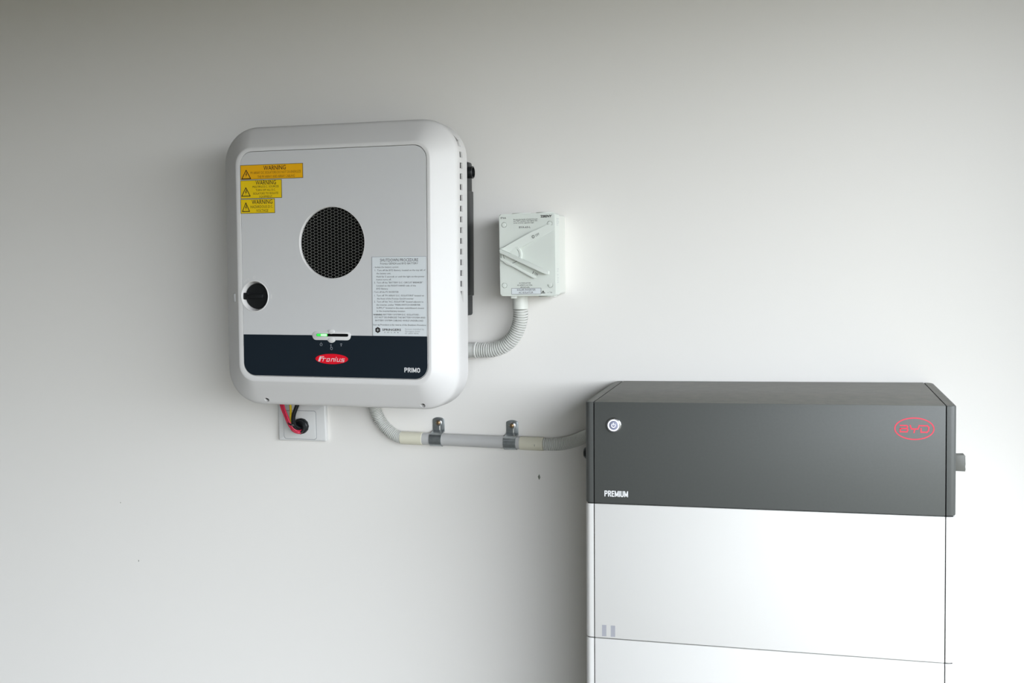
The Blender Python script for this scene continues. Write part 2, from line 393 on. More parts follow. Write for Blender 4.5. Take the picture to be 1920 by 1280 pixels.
# the fan behind it
fb = lathe_y(FX, FZ, [(21, 14), (20, 12), (0.5, 12)], 24)
fan = part('fan_hub', fb, M['void'], inv)
for k in range(7):
    a0 = 2*PI*k/7; rg = []
    for j in range(5):
        r = 18+j*11; a = a0+j*.12
        rg.append([(FX+r*math.cos(a+d), yy, FZ+r*math.sin(a+d)) for d, yy in ((-.26, 24), (.26, 15), (.26, 16), (-.26, 25))])
    part('fan_blade', loft_bm(rg), M['void'], fan)
part('chassis', merge(box_bm(-178, 178, 30, 92, -206, 206, 3), lathe_y(FX, FZ, [(FR+.8, 9.5), (FR+.8, 31), (FR-1, 31), (FR-1, 9.5)], 48)), M['void'], inv)
# heat sink and wall bracket behind the housing
hs = part('heat_sink', box_bm(-215, 229, 84, 150, -100, 196, 4), M['heat'], inv, 'dark metal heat sink behind the housing')
for k in range(12):
    z = 150-20*k
    part('fin', box_bm(-200, 218, 150, 166, z-2, z+2), M['heat'], hs)
part('shoulder', prism_bm(rr(120, 221, 150, 233, 16, 6), 84, 132, bev=1), M['heat'], inv)
part('wall_bracket', merge(box_bm(-180, -150, 150, 193, -90, 210, 2), box_bm(150, 180, 150, 193, -90, 210, 2), box_bm(-180, 180, 180, 194, 120, 190, 2)), M['heat'], inv)
def lathe_x(x_prof, cy, cz, n=28):
    return loft_bm([[(x, cy+r*math.cos(2*PI*i/n), cz+r*math.sin(2*PI*i/n)) for i in range(n)] for r, x in x_prof])
grip = part('carry_grip', lathe_x([(11, 205), (11.5, 232), (11.8, 240), (11.2, 241), (9.6, 241), (9.4, 236), (0.4, 236)], 118, 174), M['black'], inv, 'black round grip end')
part('grip_lug', box_bm(214, 233, 112, 132, 182, 193, 2), M['black'], grip)
part('side_channel', box_bm(224, 232.5, 100, 146, -62, 140, 2), M['black'], inv)
part('lower_box', box_bm(-200, 196, 86, 150, -222, -100.5, 6), M['void'], inv)
# rotary switch in its recess
bez = loft_bm([[(KX+dx+r*math.cos(2*PI*i/48), y, KZ+r*math.sin(2*PI*i/48)) for i in range(48)] for r, y, dx in
               [(30.2, 1.0, 0), (30.2, -.3, 0), (29.4, -.9, 0), (28.4, -.6, 0), (24.9, 9.0, 0), (24.9, 12, 0), (29.2, 12, 0), (29.2, 1, 0)]], closed=True)
part('switch_bezel', bez, M['shell'], inv, 'round white recess round the switch')
part('recess_floor', lathe_y(KX, KZ, [(25.2, 14), (25.2, 11.5), (.5, 11.5)], 40), M['void'], inv)
kn = part('rotary_switch', lathe_y(KX, KZ, [(24.2, 12), (24.2, 9.2), (23.2, 8.0), (.4, 8.0)], 48), M['black'], inv, 'black rotary switch')
part('grip_bar', box_bm(KX-17, KX+17, 0.5, 8.5, KZ-4.2, KZ+4.2, 1.4), M['black'], kn)
part('lock_tab', box_bm(KX-27.5, KX-17, 3.5, 9.0, KZ-6.5, KZ+6.5, 0.8), M['black'], kn)
eb = bmesh.new()
text_bm(eb, '0', -166.4, -161.2, -28.6, 6.2, -.12); text_bm(eb, 'I', -129.4, -126.8, -65.6, 8.0, -.12)
for a0, a1 in ((108, 132), (28, 68)):
    ring_flat(eb, KX, KZ, 35.4, 35.4, .7, -.12, a0, a1, 12)
for a in (112, 120, 128): stroke_bm(eb, [(KX+34*math.cos(math.radians(a)), KZ+34*math.sin(math.radians(a))), (KX+37.5*math.cos(math.radians(a)), KZ+37.5*math.sin(math.radians(a)))], .7, -.13)
part('embossed_scale', eb, M['shell'], inv, 'pale scale marks above the switch', smooth=False)
part('switch_guard', box_bm(-PW-27, -PW-9, 6.5, 24, -75, -53, 6, 4), M['panel'], inv)
# black plugs deep in the bottom bevel's screw holes, painting the shade inside
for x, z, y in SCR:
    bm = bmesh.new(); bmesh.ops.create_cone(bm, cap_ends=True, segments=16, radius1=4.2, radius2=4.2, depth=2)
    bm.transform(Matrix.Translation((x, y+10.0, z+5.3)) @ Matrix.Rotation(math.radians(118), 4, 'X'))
    part('hole_shade_plug', bm, M['void'], inv)
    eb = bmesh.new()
# status light bar
sb = part('status_window', merge(prism_bm(rr(-42.5, 36.6, -143.6, -127.6, 7.9, 8), -1.2, 0.3, bev=.7), prism_bm(circ(-3.1, -139.2, 9.6, 32), -1.1, 0.3, bev=.7),
          prism_bm(circ(-3.1, -131.6, 8.2, 32), -1.1, 0.3, bev=.7)), M['shell'], inv, 'white rounded status light surround')
part('light_slot', prism_bm(rr(-33.9, 31.8, -136.8, -131.4, 2.6, 6), -1.35, -.9), M['void'], sb)
for z, s_ in ((-142.5, 1), (-127.6, -1)):
    bm = bmesh.new(); bmesh.ops.create_uvsphere(bm, u_segments=24, v_segments=12, radius=1)
    bm.transform(Matrix.Translation((-3.1, -1.0, z)) @ Matrix.Diagonal((7.2, 1.3, 4.4, 1)))
    part('touch_dimple', bm, M['shell'], sb)
part('green_light', prism_bm(rr(-33.2, -10.6, -136.4, -131.8, 2.0, 5), -1.5, -1.3), M['green'], sb, 'lit green status light')
part('bright_light', prism_bm(rr(-24.6, -12.2, -136.2, -132.0, 1.2, 4), -1.62, -1.4), M['greenlit'], sb, 'brightest stretch of the green light')
ib = bmesh.new()
ring_flat(ib, -24.7, -152.0, 2.7, 2.9, .6, -.42, 130, 410, 20); stroke_bm(ib, [(-24.7, -147.9), (-24.7, -151.5)], .6, -.43)
for r in (2.2, 3.6): ring_flat(ib, 16.6, -153.6, r, r*1.1, .65, -.42, 48, 132, 8)
flat(ib, circ(16.6, -153.9, .9, 10), -.43)
ring_flat(ib, -3.4, -159.3, 2.3, 2.8, .6, -.42, -10, 350, 20); stroke_bm(ib, [(-4.4, -153.2), (-4.4, -157.4)], .8, -.43); ring_flat(ib, -4.4, -153.4, 1.5, 1.6, .5, -.42, 0, 180, 8)
part('status_symbols', ib, M['dimprint'], band, 'small grey power, touch and signal symbols', smooth=False)
lg = part('maker_badge', prism_bm(circ(-3.2, -179.2, 33.6, 64, 9.7), -0.75, -0.3), M['red'], inv, 'red oval badge')
lb = bmesh.new()
def zc(p): return (-30.8+(p[0]-285)/770*54.6, -183.9+(1055-p[1])/140*9.0)
for st_ in ([(288, 1052), (338, 918), (448, 918)], [(330, 1052), (362, 955), (452, 962)], [(310, 1052), (345, 940)], [(418, 1052), (445, 966), (512, 966)], [(525, 1050), (552, 970), (622, 970), (598, 1050)],
            [(655, 1052), (682, 970), (752, 970), (728, 1052)], [(770, 1052), (796, 968)], [(806, 945), (813, 928)], [(850, 966), (826, 1052), (896, 1052), (922, 966)],
            [(1052, 970), (972, 970), (962, 1012), (1034, 1014), (1022, 1056), (932, 1056)]):
    stroke_bm(lb, [zc(p) for p in st_], 1.1, -.86, closed=(st_[0] == (525, 1050)))
part('lettering', lb, M['wprint'], lg, smooth=False)
lb = word_bm('PRIMO', 143.4, 174.3, -201.4, 8.7, 1.6, -.45)
part('lettering', lb, M['wprint'], band, 'white model word', smooth=False)
# warning labels
def tri_sign(bm, x0, x1, z0, z1, y):
    cx = (x0+x1)/2; w = (x1-x0)/2; h = z1-z0
    stroke_bm(bm, [(x0+1, z0+.7), (x1-1, z0+.7), (cx, z1-1.3)], 1.5, y, closed=True)
    flat(bm, [(cx+.6, z0+h*.70), (cx-1.6, z0+h*.42), (cx-.1, z0+h*.42), (cx-1.3, z0+h*.15), (cx+1.9, z0+h*.50), (cx+.5, z0+h*.50), (cx+1.9, z0+h*.68)], y)
def warn(x0, x1, z0, z1, m, tri, lines, label, ink2):
    b_ = part('warning_label', box_bm(x0, x1, -0.45, 0.05, z0, z1), M['ink'], inv, label, smooth=False)
    part('face', box_bm(x0+.8, x1-.8, -0.6, -0.3, z0+.8, z1-.8), M[m], b_, smooth=False)
    bm = bmesh.new(); tri_sign(bm, *tri, -.68)
    b2 = bmesh.new()
    for i, (s, a, b, zb, h) in enumerate(lines):
        text_bm(b2 if (ink2 and i) else bm, s, a, b, zb, h, -.72, bold=.008 if i == 0 else 0.0)
    part('lettering', bm, M['ink'], b_, smooth=False)
    if ink2: part('fine_lettering', b2, M['orink'], b_, smooth=False)
    else: b2.free()
warn(-189.2, -57.0, 161.4, 189.2, 'orange', (-187.0, -166.2, 162.6, 180.6),
     [('WARNING', -139.6, -92.6, 178.6, 7.9), ('PV ARRAY DC ISOLATORS DO NOT DE-ENERGIZE', -167.2, -61.2, 171.6, 4.6), ('THE PV ARRAY AND ARRAY CABLING', -152.6, -74.3, 163.9, 4.6)],
     'orange warning label, widest of the three', True)
warn(-189.4, -101.8, 125.3, 160.2, 'yellow', (-187.9, -167.9, 129.6, 147.5),
     [('WARNING', -156.9, -113.7, 151.2, 7.8), ('MULTIPLE D.C. SOURCES', -163.4, -107.8, 145.4, 3.9), ('TURN OFF ALL D.C.', -156.7, -114.7, 139.0, 3.9), ('ISOLATORS TO ISOLATE', -162.2, -109.3, 132.7, 3.9), ('EQUIPMENT', -149.1, -122.0, 126.7, 3.7)],
     'yellow warning label in the middle of the three', False)
warn(-189.8, -117.0, 97.1, 124.3, 'yellow', (-187.1, -169.8, 100.4, 118.7),
     [('WARNING', -165.7, -121.7, 114.8, 7.7), ('HAZARDOUS D.C.', -168.6, -120.6, 107.1, 5.0), ('VOLTAGE', -156.4, -130.9, 99.6, 5.0)],
     'yellow warning label, smallest and lowest of the three', False)
# shutdown procedure sheet
sd = part('procedure_label', box_bm(80.8, 188.3, -0.55, 0.05, -134.3, 12.2), M['greyink'], inv, 'white shutdown procedure label full of small print', smooth=False)
part('face', box_bm(81.5, 187.8, -0.7, -0.4, -134.2, 11.5), M['sheet'], sd, smooth=False)
bm = bmesh.new(); Yt = -.8
for s, a, b, z, h in (
    ('SHUTDOWN PROCEDURE', 97.4, 172.6, 3.0, 5.4), ('Fronius GEN24 and BYD BATTERY', 97.8, 172.5, -2.4, 3.5), ('- Isolate the battery system', 84.2, 133.8, -8.5, 2.7),
    ('1.  Turn off the BYD Battery, located on the top left of', 86.7, 186.5, -14.5, 2.9), ('the battery unit.', 90.0, 118.7, -20.2, 2.9), ('Hold for 5 seconds or until the light on the power', 90.0, 184.7, -26.1, 2.9),
    ('button turns off.', 89.9, 119.3, -31.5, 2.8), ('2.  Turn off the "BATTERY D.C. CIRCUIT BREAKER"', 85.0, 181.2, -37.1, 2.9), ('Located on the RIGHT-HAND side of the', 89.8, 167.7, -42.8, 2.9),
    ('BYD Battery', 89.7, 112.7, -48.5, 2.9), ('- Turn off the PV INVERTER', 82.6, 133.7, -54.5, 2.9), ('1.  Turn off "PV ARRAY D.C. ISOLATOR/S" located on', 85.3, 183.3, -61.1, 2.9),
    ('the front of the Fronius Gen24 inverter', 90.6, 162.9, -66.9, 2.9), ('2.  Turn off the "A.C. ISOLATOR" located adjacent to', 84.6, 182.2, -72.5, 2.9), ('the inverter, and/or "MAIN SWITCH INVERTER', 89.3, 176.0, -78.3, 2.9),
    ('SUPPLY" located in the main switchboard closest', 89.3, 183.5, -84.0, 2.9), ('to the inverter/battery location', 89.2, 145.9, -89.8, 2.9), ('BATTERY SYSTEM D.C. ISOLATORS -', 103.0, 175.1, -96.3, 2.9),
    ('DO NOT DE-ENERGISE THE BATTERY SYSTEM AND', 85.6, 185.7, -101.5, 2.9), ('BATTERY SYSTEM CABLING WHILE UNDERLOAD', 86.6, 181.5, -107.2, 2.9), ('Start up Procedure is the reverse of the Shutdown Procedure', 82.2, 186.7, -115.2, 2.9)):
    text_bm(bm, s, a, b, z, h, Yt)
text_bm(bm, 'WARNING:', 82.8, 101.5, -96.5, 2.9, Yt, bold=.018)
text_bm(bm, 'SPRINGERS', 100.3, 137.6, -124.8, 3.9, Yt, bold=.018); text_bm(bm, 'S  O  L  A  R', 104.3, 133.4, -128.8, 2.0, Yt)
flat(bm, circ(91.4, -123.6, 5.7, 6, a0=PI/2), Yt)
part('lettering', bm, M['ink'], sd, smooth=False)
bm = bmesh.new()
for s, a, b, z in (('System installed by', 145.6, 183.2, -122.6), ('Springers Solar', 145.6, 175.2, -126.6), ('07 3899 9898', 145.5, 172.0, -130.7)): text_bm(bm, s, a, b, z, 2.5, Yt)
part('fine_lettering', bm, M['greyink'], sd, smooth=False)
part('hexagon_star', flat(bmesh.new(), [(91.4+r*math.cos(PI/4*k), -123.6+r*math.sin(PI/4*k)) for k, r in enumerate((3.6, .7)*4)], Yt-.1), M['sheet'], sd, smooth=False)

# ---------------------------------------------------------------- AC isolator
iso = thing('isolator_switch', 'pale grey green plastic isolator switch box with white lever, right of the inverter', 'switch box', (0, 0, 0), off=(-495, 0, -60))
IX0, IX1, IZ0, IZ1 = -549.3, -441.2, -58.6, 96.6
def rbox(x0, x1, z0, z1, y0, y1, r, bev, seg=3): return prism_bm(rr(x0, x1, z0, z1, r, 5), y0, y1, bev=bev, seg=seg)
part('base_box', rbox(IX0+1.5, IX1-.6, IZ0+1.5, IZ1-1.5, -52, -.2, 5, 1), M['isobase'], iso)
cov = part('cover', rbox(IX0, IX1, IZ0, IZ1, -90, -53, 4, 1.6), M['iso'], iso)
SC = [(-539.8, 76.3), (-451.0, 76.4), (-540.8, -38.2), (-451.4, -38.4)]
boolean(cov, [merge(*[prism_bm(circ(x, z, 5.15, 24), -92, -86) for x, z in SC])])
for x, z in SC: part('cover_screw', prism_bm(circ(x, z, 4.55, 24), -90.1, -85.8, bev=.4), M['iso'], iso)
def near(pts, y): return [(p[0]*(DIST+y)/(DIST-90), p[1]*(DIST+y)/(DIST-90)) for p in pts]
part('ramp', prism_bm(near([(-549, 29), (-547, 21), (-512, 30), (-441.6, 65.5), (-441.6, 72), (-457, 74.5), (-476.5, 65), (-483, 63)], -92), -94, -89.5, front=[-96.5, -96.5, -94, -90.4, -90.4, -90.3, -94.5, -96]), M['iso'], iso)
part('ramp', prism_bm(near([(-549, 13), (-545, 8.5), (-483, -25.4), (-477, -23.6), (-457.5, -37.2), (-441.6, -34), (-441.6, -28.5), (-512, 8), (-530, 16)], -91), -94, -89.5, front=[-92, -92, -91, -90.6, -90.2, -90.2, -90.3, -91, -92]), M['iso'], iso)
part('lower_rib', prism_bm(near([(-549, 14), (-547, 9.5), (-483, -26), (-477.5, -24), (-480, -20.8), (-543.5, 14)], -95), -95.5, -89.5, bev=.6), M['isoarm'], iso)
DX, DZ = -527.8*.995, 19.3*.995
part('dial_base', loft_bm([[(DX+r*math.cos(2*PI*i/48), y, DZ+r*math.sin(2*PI*i/48)) for i in range(48)] for r, y in
      [(20.6, -89.5), (20.4, -94), (19.8, -94.8), (16.1, -94.8), (15.8, -94.2), (15.8, -89.5)]], closed=True), M['iso'], iso)
dial = part('dial', lathe_y(DX, DZ, [(15, -89.5), (15, -94.6), (14.6, -95.0), (.4, -95.0)], 40), M['iso'], iso)
part('dial_groove', lathe_y(DX, DZ, [(16.3, -89.5), (16.3, -93.2), (14.5, -93.2), (14.5, -89.5)], 40), M['void'], iso)
part('lever', prism_bm(near([(-550, 29.2), (-547.5, 31.2), (-457.5, -11.6), (-453.6, -12.4), (-454.4, -18.6), (-461, -18.4), (-549, 23.2)], -102), -102.5, -95.5, bev=.9), M['isoarm'], iso, 'paler lever set to on')
def lathe_z(cx, cy, prof, n=32):
    return loft_bm([[(cx+r*math.cos(2*PI*i/n), cy+r*math.sin(2*PI*i/n), z) for i in range(n)] for r, z in prof])
for cx in (-518.5, -470.5): part('entry_plug', lathe_z(cx, -40, [(18.6, 94), (18.6, 99.2), (18, 100.0), (.5, 100.0)]), M['isobase'], iso)
part('entry_plug', lathe_z(-468, -40, [(18, -57.5), (18, -61.2), (17, -62), (.5, -62)]), M['isobase'], iso)
part('padlock_tab', box_bm(-530, -519, -86, -76, -63.5, -58, 1), M['isobase'], iso)
bm = bmesh.new(); Y_ = -90.15
text_bm(bm, 'IP66', -546.2, -535.6, 87.7, 3.4, Y_)
for s, a, b, z in (('Be sure the handle of switch & cover', -520.9, -473.9, 84.8), ('are "OFF" position, then tighten the', -520.9, -474.8, 81.7), ('screw of cover opposite angle.', -520.9, -480.9, 78.3)): text_bm(bm, s, a, b, z, 2.1, Y_, bold=.01)
text_bm(bm, 'BYA-63-L', -510.2, -487.8, 69.4, 3.2, Y_, bold=.01)
text_bm(bm, 'BENY', -463.5, -446.8, 88.3, 4.2, Y_, bold=.04, shear=.15)
stroke_bm(bm, [(-468.0, 92.2), (-464.2, 92.2), (-467.4, 88.8), (-463.8, 88.8)], 1.0, Y_)
for s, a, b, z in (('A.C.ISOLATOR', -512, -489.3, -35.2), ('AS 60947.3 AC-22A', -515.8, -486.0, -39.2), ('4POLE 63A', -509.5, -491.6, -43.2)): text_bm(bm, s, a, b, z, 2.2, Y_, bold=.01)
stroke_bm(bm, [(-468.6, -53.4), (-461.8, -53.4), (-465.2, -49.2)], .8, Y_, closed=True); stroke_bm(bm, [(-465.2, -49.6), (-465.2, -53.2)], 1.4, Y_)
stroke_bm(bm, [(-457.7, -52.4), (-453.5, -52.4)], .35, Y_); stroke_bm(bm, [(-453, -51.4), (-451.8, -50.8)], .35, Y_); ring_flat(bm, -449.8, -52.4, 1.2, 1.2, .5, Y_, n=10); stroke_bm(bm, [(-448.6, -52.4), (-447.2, -52.4)], .35, Y_)
part('lettering', bm, M['ink'], cov, smooth=False)
bm = bmesh.new()
ring_flat(bm, -481.4, 52.6, 2.6, 3.0, .9, -96.3, n=24); text_bm(bm, 'OFF', -476.2, -468.0, 52.4, 4.2, -95.8, rot=math.radians(27))
part('off_marking', bm, M['ink'], cov, smooth=False)
bm = bmesh.new()
text_bm(bm, 'ON', -481.4, -475.0, -17.6, 4.0, -91.9, rot=math.radians(-27)); stroke_bm(bm, [(-484.6, -16.4), (-482.9, -12.3)], 1.0, -91.9)
part('on_marking', bm, M['ink'], cov, smooth=False)
bm = bmesh.new()
for i, (z, w) in enumerate(((86, 9), (83, 7), (80, 10), (77, 8), (74, 6), (-9, 7), (-13, 5), (-20, 5), (-26, 6), (-30, 5), (-34, 6))):
    for k in range(3):
        a = -76+k*w*.8
        bm.faces.new([bm.verts.new((IX1+.12, q, r)) for q, r in ((a, z), (a+w*.55, z), (a+w*.55, z+.9), (a, z+.9))])
part('side_marking', bm, M['dimprint'], cov, 'faint moulded marks on the right side', smooth=False)
nl = part('name_label', box_bm(-527.0, -469.2, -90.5, -89.9, -55.3, -43.7), M['ink'], iso, 'white printed name strip', smooth=False)
part('face', box_bm(-526.5, -469.7, -90.7, -90.4, -54.8, -44.2), M['sheet'], nl, smooth=False)
bm = bmesh.new(); text_bm(bm, 'SOLAR INVERTER', -516, -479.8, -48.6, 3.5, -90.8); text_bm(bm, 'AC ISOLATOR', -512.8, -484.6, -53.8, 3.5, -90.8)
part('lettering', bm, M['ink'], nl, smooth=False)

# ---------------------------------------------------------------- conduit from inverter to isolator
ach = thing('conduit_hose', 'pale grey corrugated conduit bend between the inverter and the isolator box', 'conduit', (-640, -22, -168))
o0 = Vector((-640, -22, -168))
def rel(bm, o):
    bmesh.ops.translate(bm, verts=bm.verts, vec=-o); return bm
hp = [(-622, -25, -167.5), (-604, -25, -167.6), (-583, -25, -166.2), (-559, -26, -157), (-539.5, -28, -138), (-528.5, -31, -114.5), (-525.2, -34, -97), (-524.8, -36, -84.5)]
part('flexible_hose', rel(hose_bm(hp, 14.6, 4.75, 3.6, 32), o0), M['pvc'], ach)
part('coupling', rel(lathe_x([(15.2, -720), (15.2, -623), (16.2, -622.6), (16.4, -619.6), (15.6, -618.8), (13.5, -618.8)], -25, -167.5), o0), M['pvc'], ach)
part('coupling', rel(lathe_z(-524.6, -36, [(13.5, -86), (15.2, -85.6), (15.4, -58.8), (14, -58.8)]), o0), M['isobase'], ach)

# ---------------------------------------------------------------- conduit from inverter to battery
o1 = Vector((-765, -14, -351))
run = thing('conduit_run', 'grey conduit run of pipe and corrugated ends from under the inverter to the battery', 'conduit', tuple(o1))
YP = -14.5
ax = lambda x: -350.7-(x+789)/302*4.0      # the pipe drops a little to the right
part('flexible_hose', rel(hose_bm([(-846, -40, -240), (-845.5, -30, -268), (-843.3, -20, -294), (-834.5, YP, -317.5), (-818, YP, -335.5), (-800, YP, -347.2), (-786, YP, -350.8)], 12.4, 3.75, 3.0, 28), o1), M['pvc'], run, 'hose end curving up under the inverter')
part('flexible_hose', rel(hose_bm([(-490, YP, ax(-490)), (-470, YP, -354.9), (-447, YP-1, -352.5), (-424, -20, -345.5), (-400, -34, -334.5), (-372, -56, -322), (-349, -75, -314)], 12.6, 3.75, 2.8, 28), o1), M['pvc'], run, 'hose end rising behind the battery')
def xtube(x0, x1, r, ri=None):
    def P(x, q): return [(x, YP+q*math.cos(2*PI*i/32), ax(x)+q*math.sin(2*PI*i/32)) for i in range(32)]
    return loft_bm([P(x0, r-1.4), P(x0, r-.4), P(x0+.5, r), P(x1-.5, r), P(x1, r-.4), P(x1, r-1.4)])
part('rigid_pipe', rel(xtube(-745, -528, 12.3), o1), M['pipe'], run, 'straight grey pipe')
part('coupling', rel(xtube(-789.5, -741.8, 13.2), o1), M['cream'], run, 'cream coupling')
part('coupling', rel(xtube(-535.2, -487.2, 13.4), o1), M['cream'], run, 'cream coupling')
t_ = bmesh.new()
flat(t_, [(-503.4, ax(-503)-3), (-502.4, ax(-503)-3), (-502.4, ax(-503)+1), (-503.4, ax(-503)+1)], YP-13.5)
part('stain', rel(t_, o1), M['chip'], run, smooth=False)

# ---------------------------------------------------------------- saddle clamps
def clamp(xc, label):
    zc_ = ax(xc); o_ = Vector((xc, -2, zc_))
    t = thing('saddle_clamp', label, 'pipe clamp', tuple(o_), group='zinc saddle clamps on the grey pipe')
    w = 12.6
    tp = [(xc-w, zc_+14)] + [(xc-w, zc_+37.5)] + [(xc-w*math.cos(a), zc_+37.5+w*.48*math.sin(a)) for a in [PI*k/10 for k in range(1, 10)]] + [(xc+w, zc_+37.5), (xc+w, zc_+14)]
    part('tab', rel(prism_bm(tp, -2.2, -.3, bev=.4), o_), M['zinc'], t)
    # strap: section in y,z swept along x
    sec = []
    R1, R0 = 14.2, 12.5
    outer = [(-2.2, zc_+17.5), (-6.5, zc_+15.6)]+[(YP-R1*math.cos(a), zc_+R1*math.sin(a)) for a in [math.radians(q) for q in range(50, -116, -12)]]+[(-.4, zc_-R1)]
    inner = [(-.4, zc_-R0)]+[(YP-R0*math.cos(a), zc_+R0*math.sin(a)) for a in [math.radians(q) for q in range(-110, 56, 12)]]+[(-5.8, zc_+13.4), (-.4, zc_+14.2)]
    sec = outer+inner
    part('strap', rel(loft_bm([[(x, y, z) for y, z in sec] for x in (xc-w, xc-w*.9, xc+w*.9, xc+w)]), o_), M['zinc'], t)
    for dz in (4.5, -.5, -7.5):
        yy = YP-math.sqrt(R1**2-dz**2)
        part('rib', rel(box_bm(xc-w+.3, xc+w-.3, yy-.55, yy+1, zc_+dz-.5, zc_+dz+.5, .25, 1), o_), M['zinc'], t)
    part('screw_slot', rel(box_bm(xc+1.6, xc+3.4, -2.4, -1, zc_+17.8, zc_+29), o_), M['wall'], t, 'pale slot below the screw')
    s_ = part('washer', rel(lathe_y(xc, zc_+32.5, [(7.2, -2.2), (7.2, -3.0), (6.6, -3.4), (.4, -3.4)], 24), o_), M['steel'], t)
    part('screw_head', rel(lathe_y(xc, zc_+32.5, [(4.3, -3.3), (4.0, -4.8), (2.8, -5.6), (.4, -5.8)], 20), o_), M['brass'], s_, 'brassy screw head')
clamp(W(818, 828, -14).x+1.5, 'left of two zinc saddle clamps, under the inverter corner')
clamp(W(956.5, 830, -14).x+1.5, 'right of two zinc saddle clamps, beside the cream coupling near the battery')

# ---------------------------------------------------------------- wall plate and cable bundle
pz = thing('wall_plate', 'white square edged wall plate with black cable gland below the inverter', 'wall plate', (-1018, 0, -330))
o2 = Vector((-1018, 0, -330))
part('frame', rel(prism_bm(rr(-1071.5, -960.5, -364.8, -283, 3, 4), -12, -.2, bev=3.2, seg=4), o2), M['plate'], pz)
part('insert', rel(prism_bm(rr(-1057.5, -983.0, -360.0, -300.5, 5, 6), -13.0, -10.0, bev=.7), o2), M['plate'], pz)
part('insert_shade_line', rel(prism_bm(rr(-1058.6, -981.9, -361.1, -299.4, 5.8, 6), -12.08, -10.5), o2), M['greyink'], pz, 'thin grey line painted as the shadow round the insert')  # grey sheet showing past the insert's edge, shade of the joint painted in
g0 = W(566.2, 798, -12)
gl = part('gland', rel(lathe_y(g0.x, g0.z, [(16.8, -12.5), (17.0, -20), (16.2, -21.5), (14.6, -22), (14.8, -28), (13.2, -30), (10.6, -30), (10.2, -18), (.4, -18)], 12), o2), M['black'], pz, 'black cable gland', angle=50)
cb = thing('cable_bundle', 'tied bundle of red, black and yellow cables entering the wall plate', 'cables', tuple(g0+Vector((-12, -25, 10))))
o3 = g0+Vector((-12, -25, 10))
def cable(name, pts, r, m, lab): part(name, rel(tube_bm([W(*p) for p in pts], r, 2.5, 12), o3), M[m], cb, lab)
cable('cable', [(566, 806, -22), (559, 808, -33), (551, 804, -39), (544.5, 794, -43), (539, 782, -47), (532.5, 765, -55), (529, 750, -62), (526, 735, -70)], 2.7, 'redcab', 'red cable')
cable('cable', [(567, 809, -22), (560, 811, -31), (550, 807, -35), (542, 796, -40), (536, 783, -44), (528.5, 765, -52), (525, 750, -60), (522, 735, -68)], 2.6, 'redcab', 'red cable')
cable('cable', [(564, 804, -24), (556, 803, -32), (548.5, 796, -38), (545.5, 784, -46), (545, 768, -54), (544, 750, -62), (543, 735, -68)], 2.6, 'yelcab', 'yellow and green earth cable')
cable('cable', [(564, 806, -24), (557, 804.5, -34), (551, 799, -41), (548.5, 789, -47), (549.5, 776, -52), (554, 764, -58), (558, 750, -64), (561, 735, -70)], 2.9, 'black', 'black cable')
cable('cable', [(566, 803, -24), (560, 801, -33), (554, 797, -39), (551.5, 789, -43), (552.5, 777, -49), (557.5, 763, -54), (562, 750, -60), (565, 735, -68)], 2.7, 'black', 'black cable')
ct = W(547.5, 794.5, -42)
bm = loft_bm([[(ct.x+(r+dy*.0)*1.0*math.cos(2*PI*i/24), ct.y+r*.9*math.sin(2*PI*i/24), ct.z+dz+math.cos(2*PI*i/24)*-2.5) for i in range(24)] for r, dz, dy in ((8.6, -1.6, 0), (8.6, 1.6, 0), (7.6, 1.6, 0), (7.6, -1.6, 0))], closed=True)
part('cable_tie', rel(bm, o3), M['black'], cb, 'black cable tie')

# ---------------------------------------------------------------- battery tower
RB = Matrix.Rotation(0.00565, 3, 'X') @ Matrix.Rotation(-0.00848, 3, 'Y')
BO = Vector((-57.99, -301.62, -226.66))
HB, MH, WS, WO, BD = 172.3, 231.63, 273.4, 289.2, 296
def warp(bm, y0=0.0):
    for v in bm.verts:
        t = max(0, min(1.06, (273-v.co.x)/546)); v.co.x += (3.0+0.0175*v.co.z)*t
    return bm
def cap_poly(s):
    x0, x1 = WS+1.6, WO; r = 9
    pts = [(x0, 0.4), (x1-r, 0.4)]+[(x1-r+r*math.sin(a), r+.4-r*math.cos(a)) for a in [PI/2*k/6 for k in range(1, 7)]]
    pts += [(x1-12+12*math.cos(a), BD-12+12*math.sin(a)) for a in [PI/2*k/5 for k in range(0, 6)]]+[(x0, BD)]
    return [(s*p[0], p[1]) for p in pts]
def cap_bm(s, z0, z1, dz=0):
    pts = cap_poly(s); rs = []
    cx = s*(WS+3)
    for z, f in ((z0, 1.6), (z0+.6, .6), (z0+1.8, 0), (z1-2.2, 0), (z1-.7, .5), (z1, 1.6)):
        rs.append([(p[0]-s*f*((abs(p[0])-WS-1.6)/(WO-WS-1.6)), p[1]+f*max(0, 1-p[1]/20)*.6, z) for p in pts])
    return loft_bm(rs)
def unit(name, label, cat, z1, z0, m, group=None):
    t = thing(name, label, cat, tuple(BO), RB, group, off=(0, BD/2, z0))
    part('core', warp(box_bm(-WO+4, WO-4, 3.5, BD-2, z0+.1, z1-3)), M['void'], t)
    part('cover', warp(box_bm(-WS, WS, 0, BD, z0+1.5, z1, 0.8, 2)), m, t)
    for s in (-1, 1): part('end_cap', warp(cap_bm(s, z0+1.5, z1-.3)), m, t)
    return t
G = 'battery modules stacked in the tower'
names = ['white battery module with two grey bars, directly under the dark control unit', 'white battery module cut off by the lower edge of the photo, under the seam',
         'white battery module, third from the top of the tower', 'white battery module, lowest of the tower on its dark foot']
mods = []
for k in range(4):
    z1 = -HB-MH*k
    mods.append(unit('battery_module', names[k], 'battery', z1, z1-MH, M['white'], G))
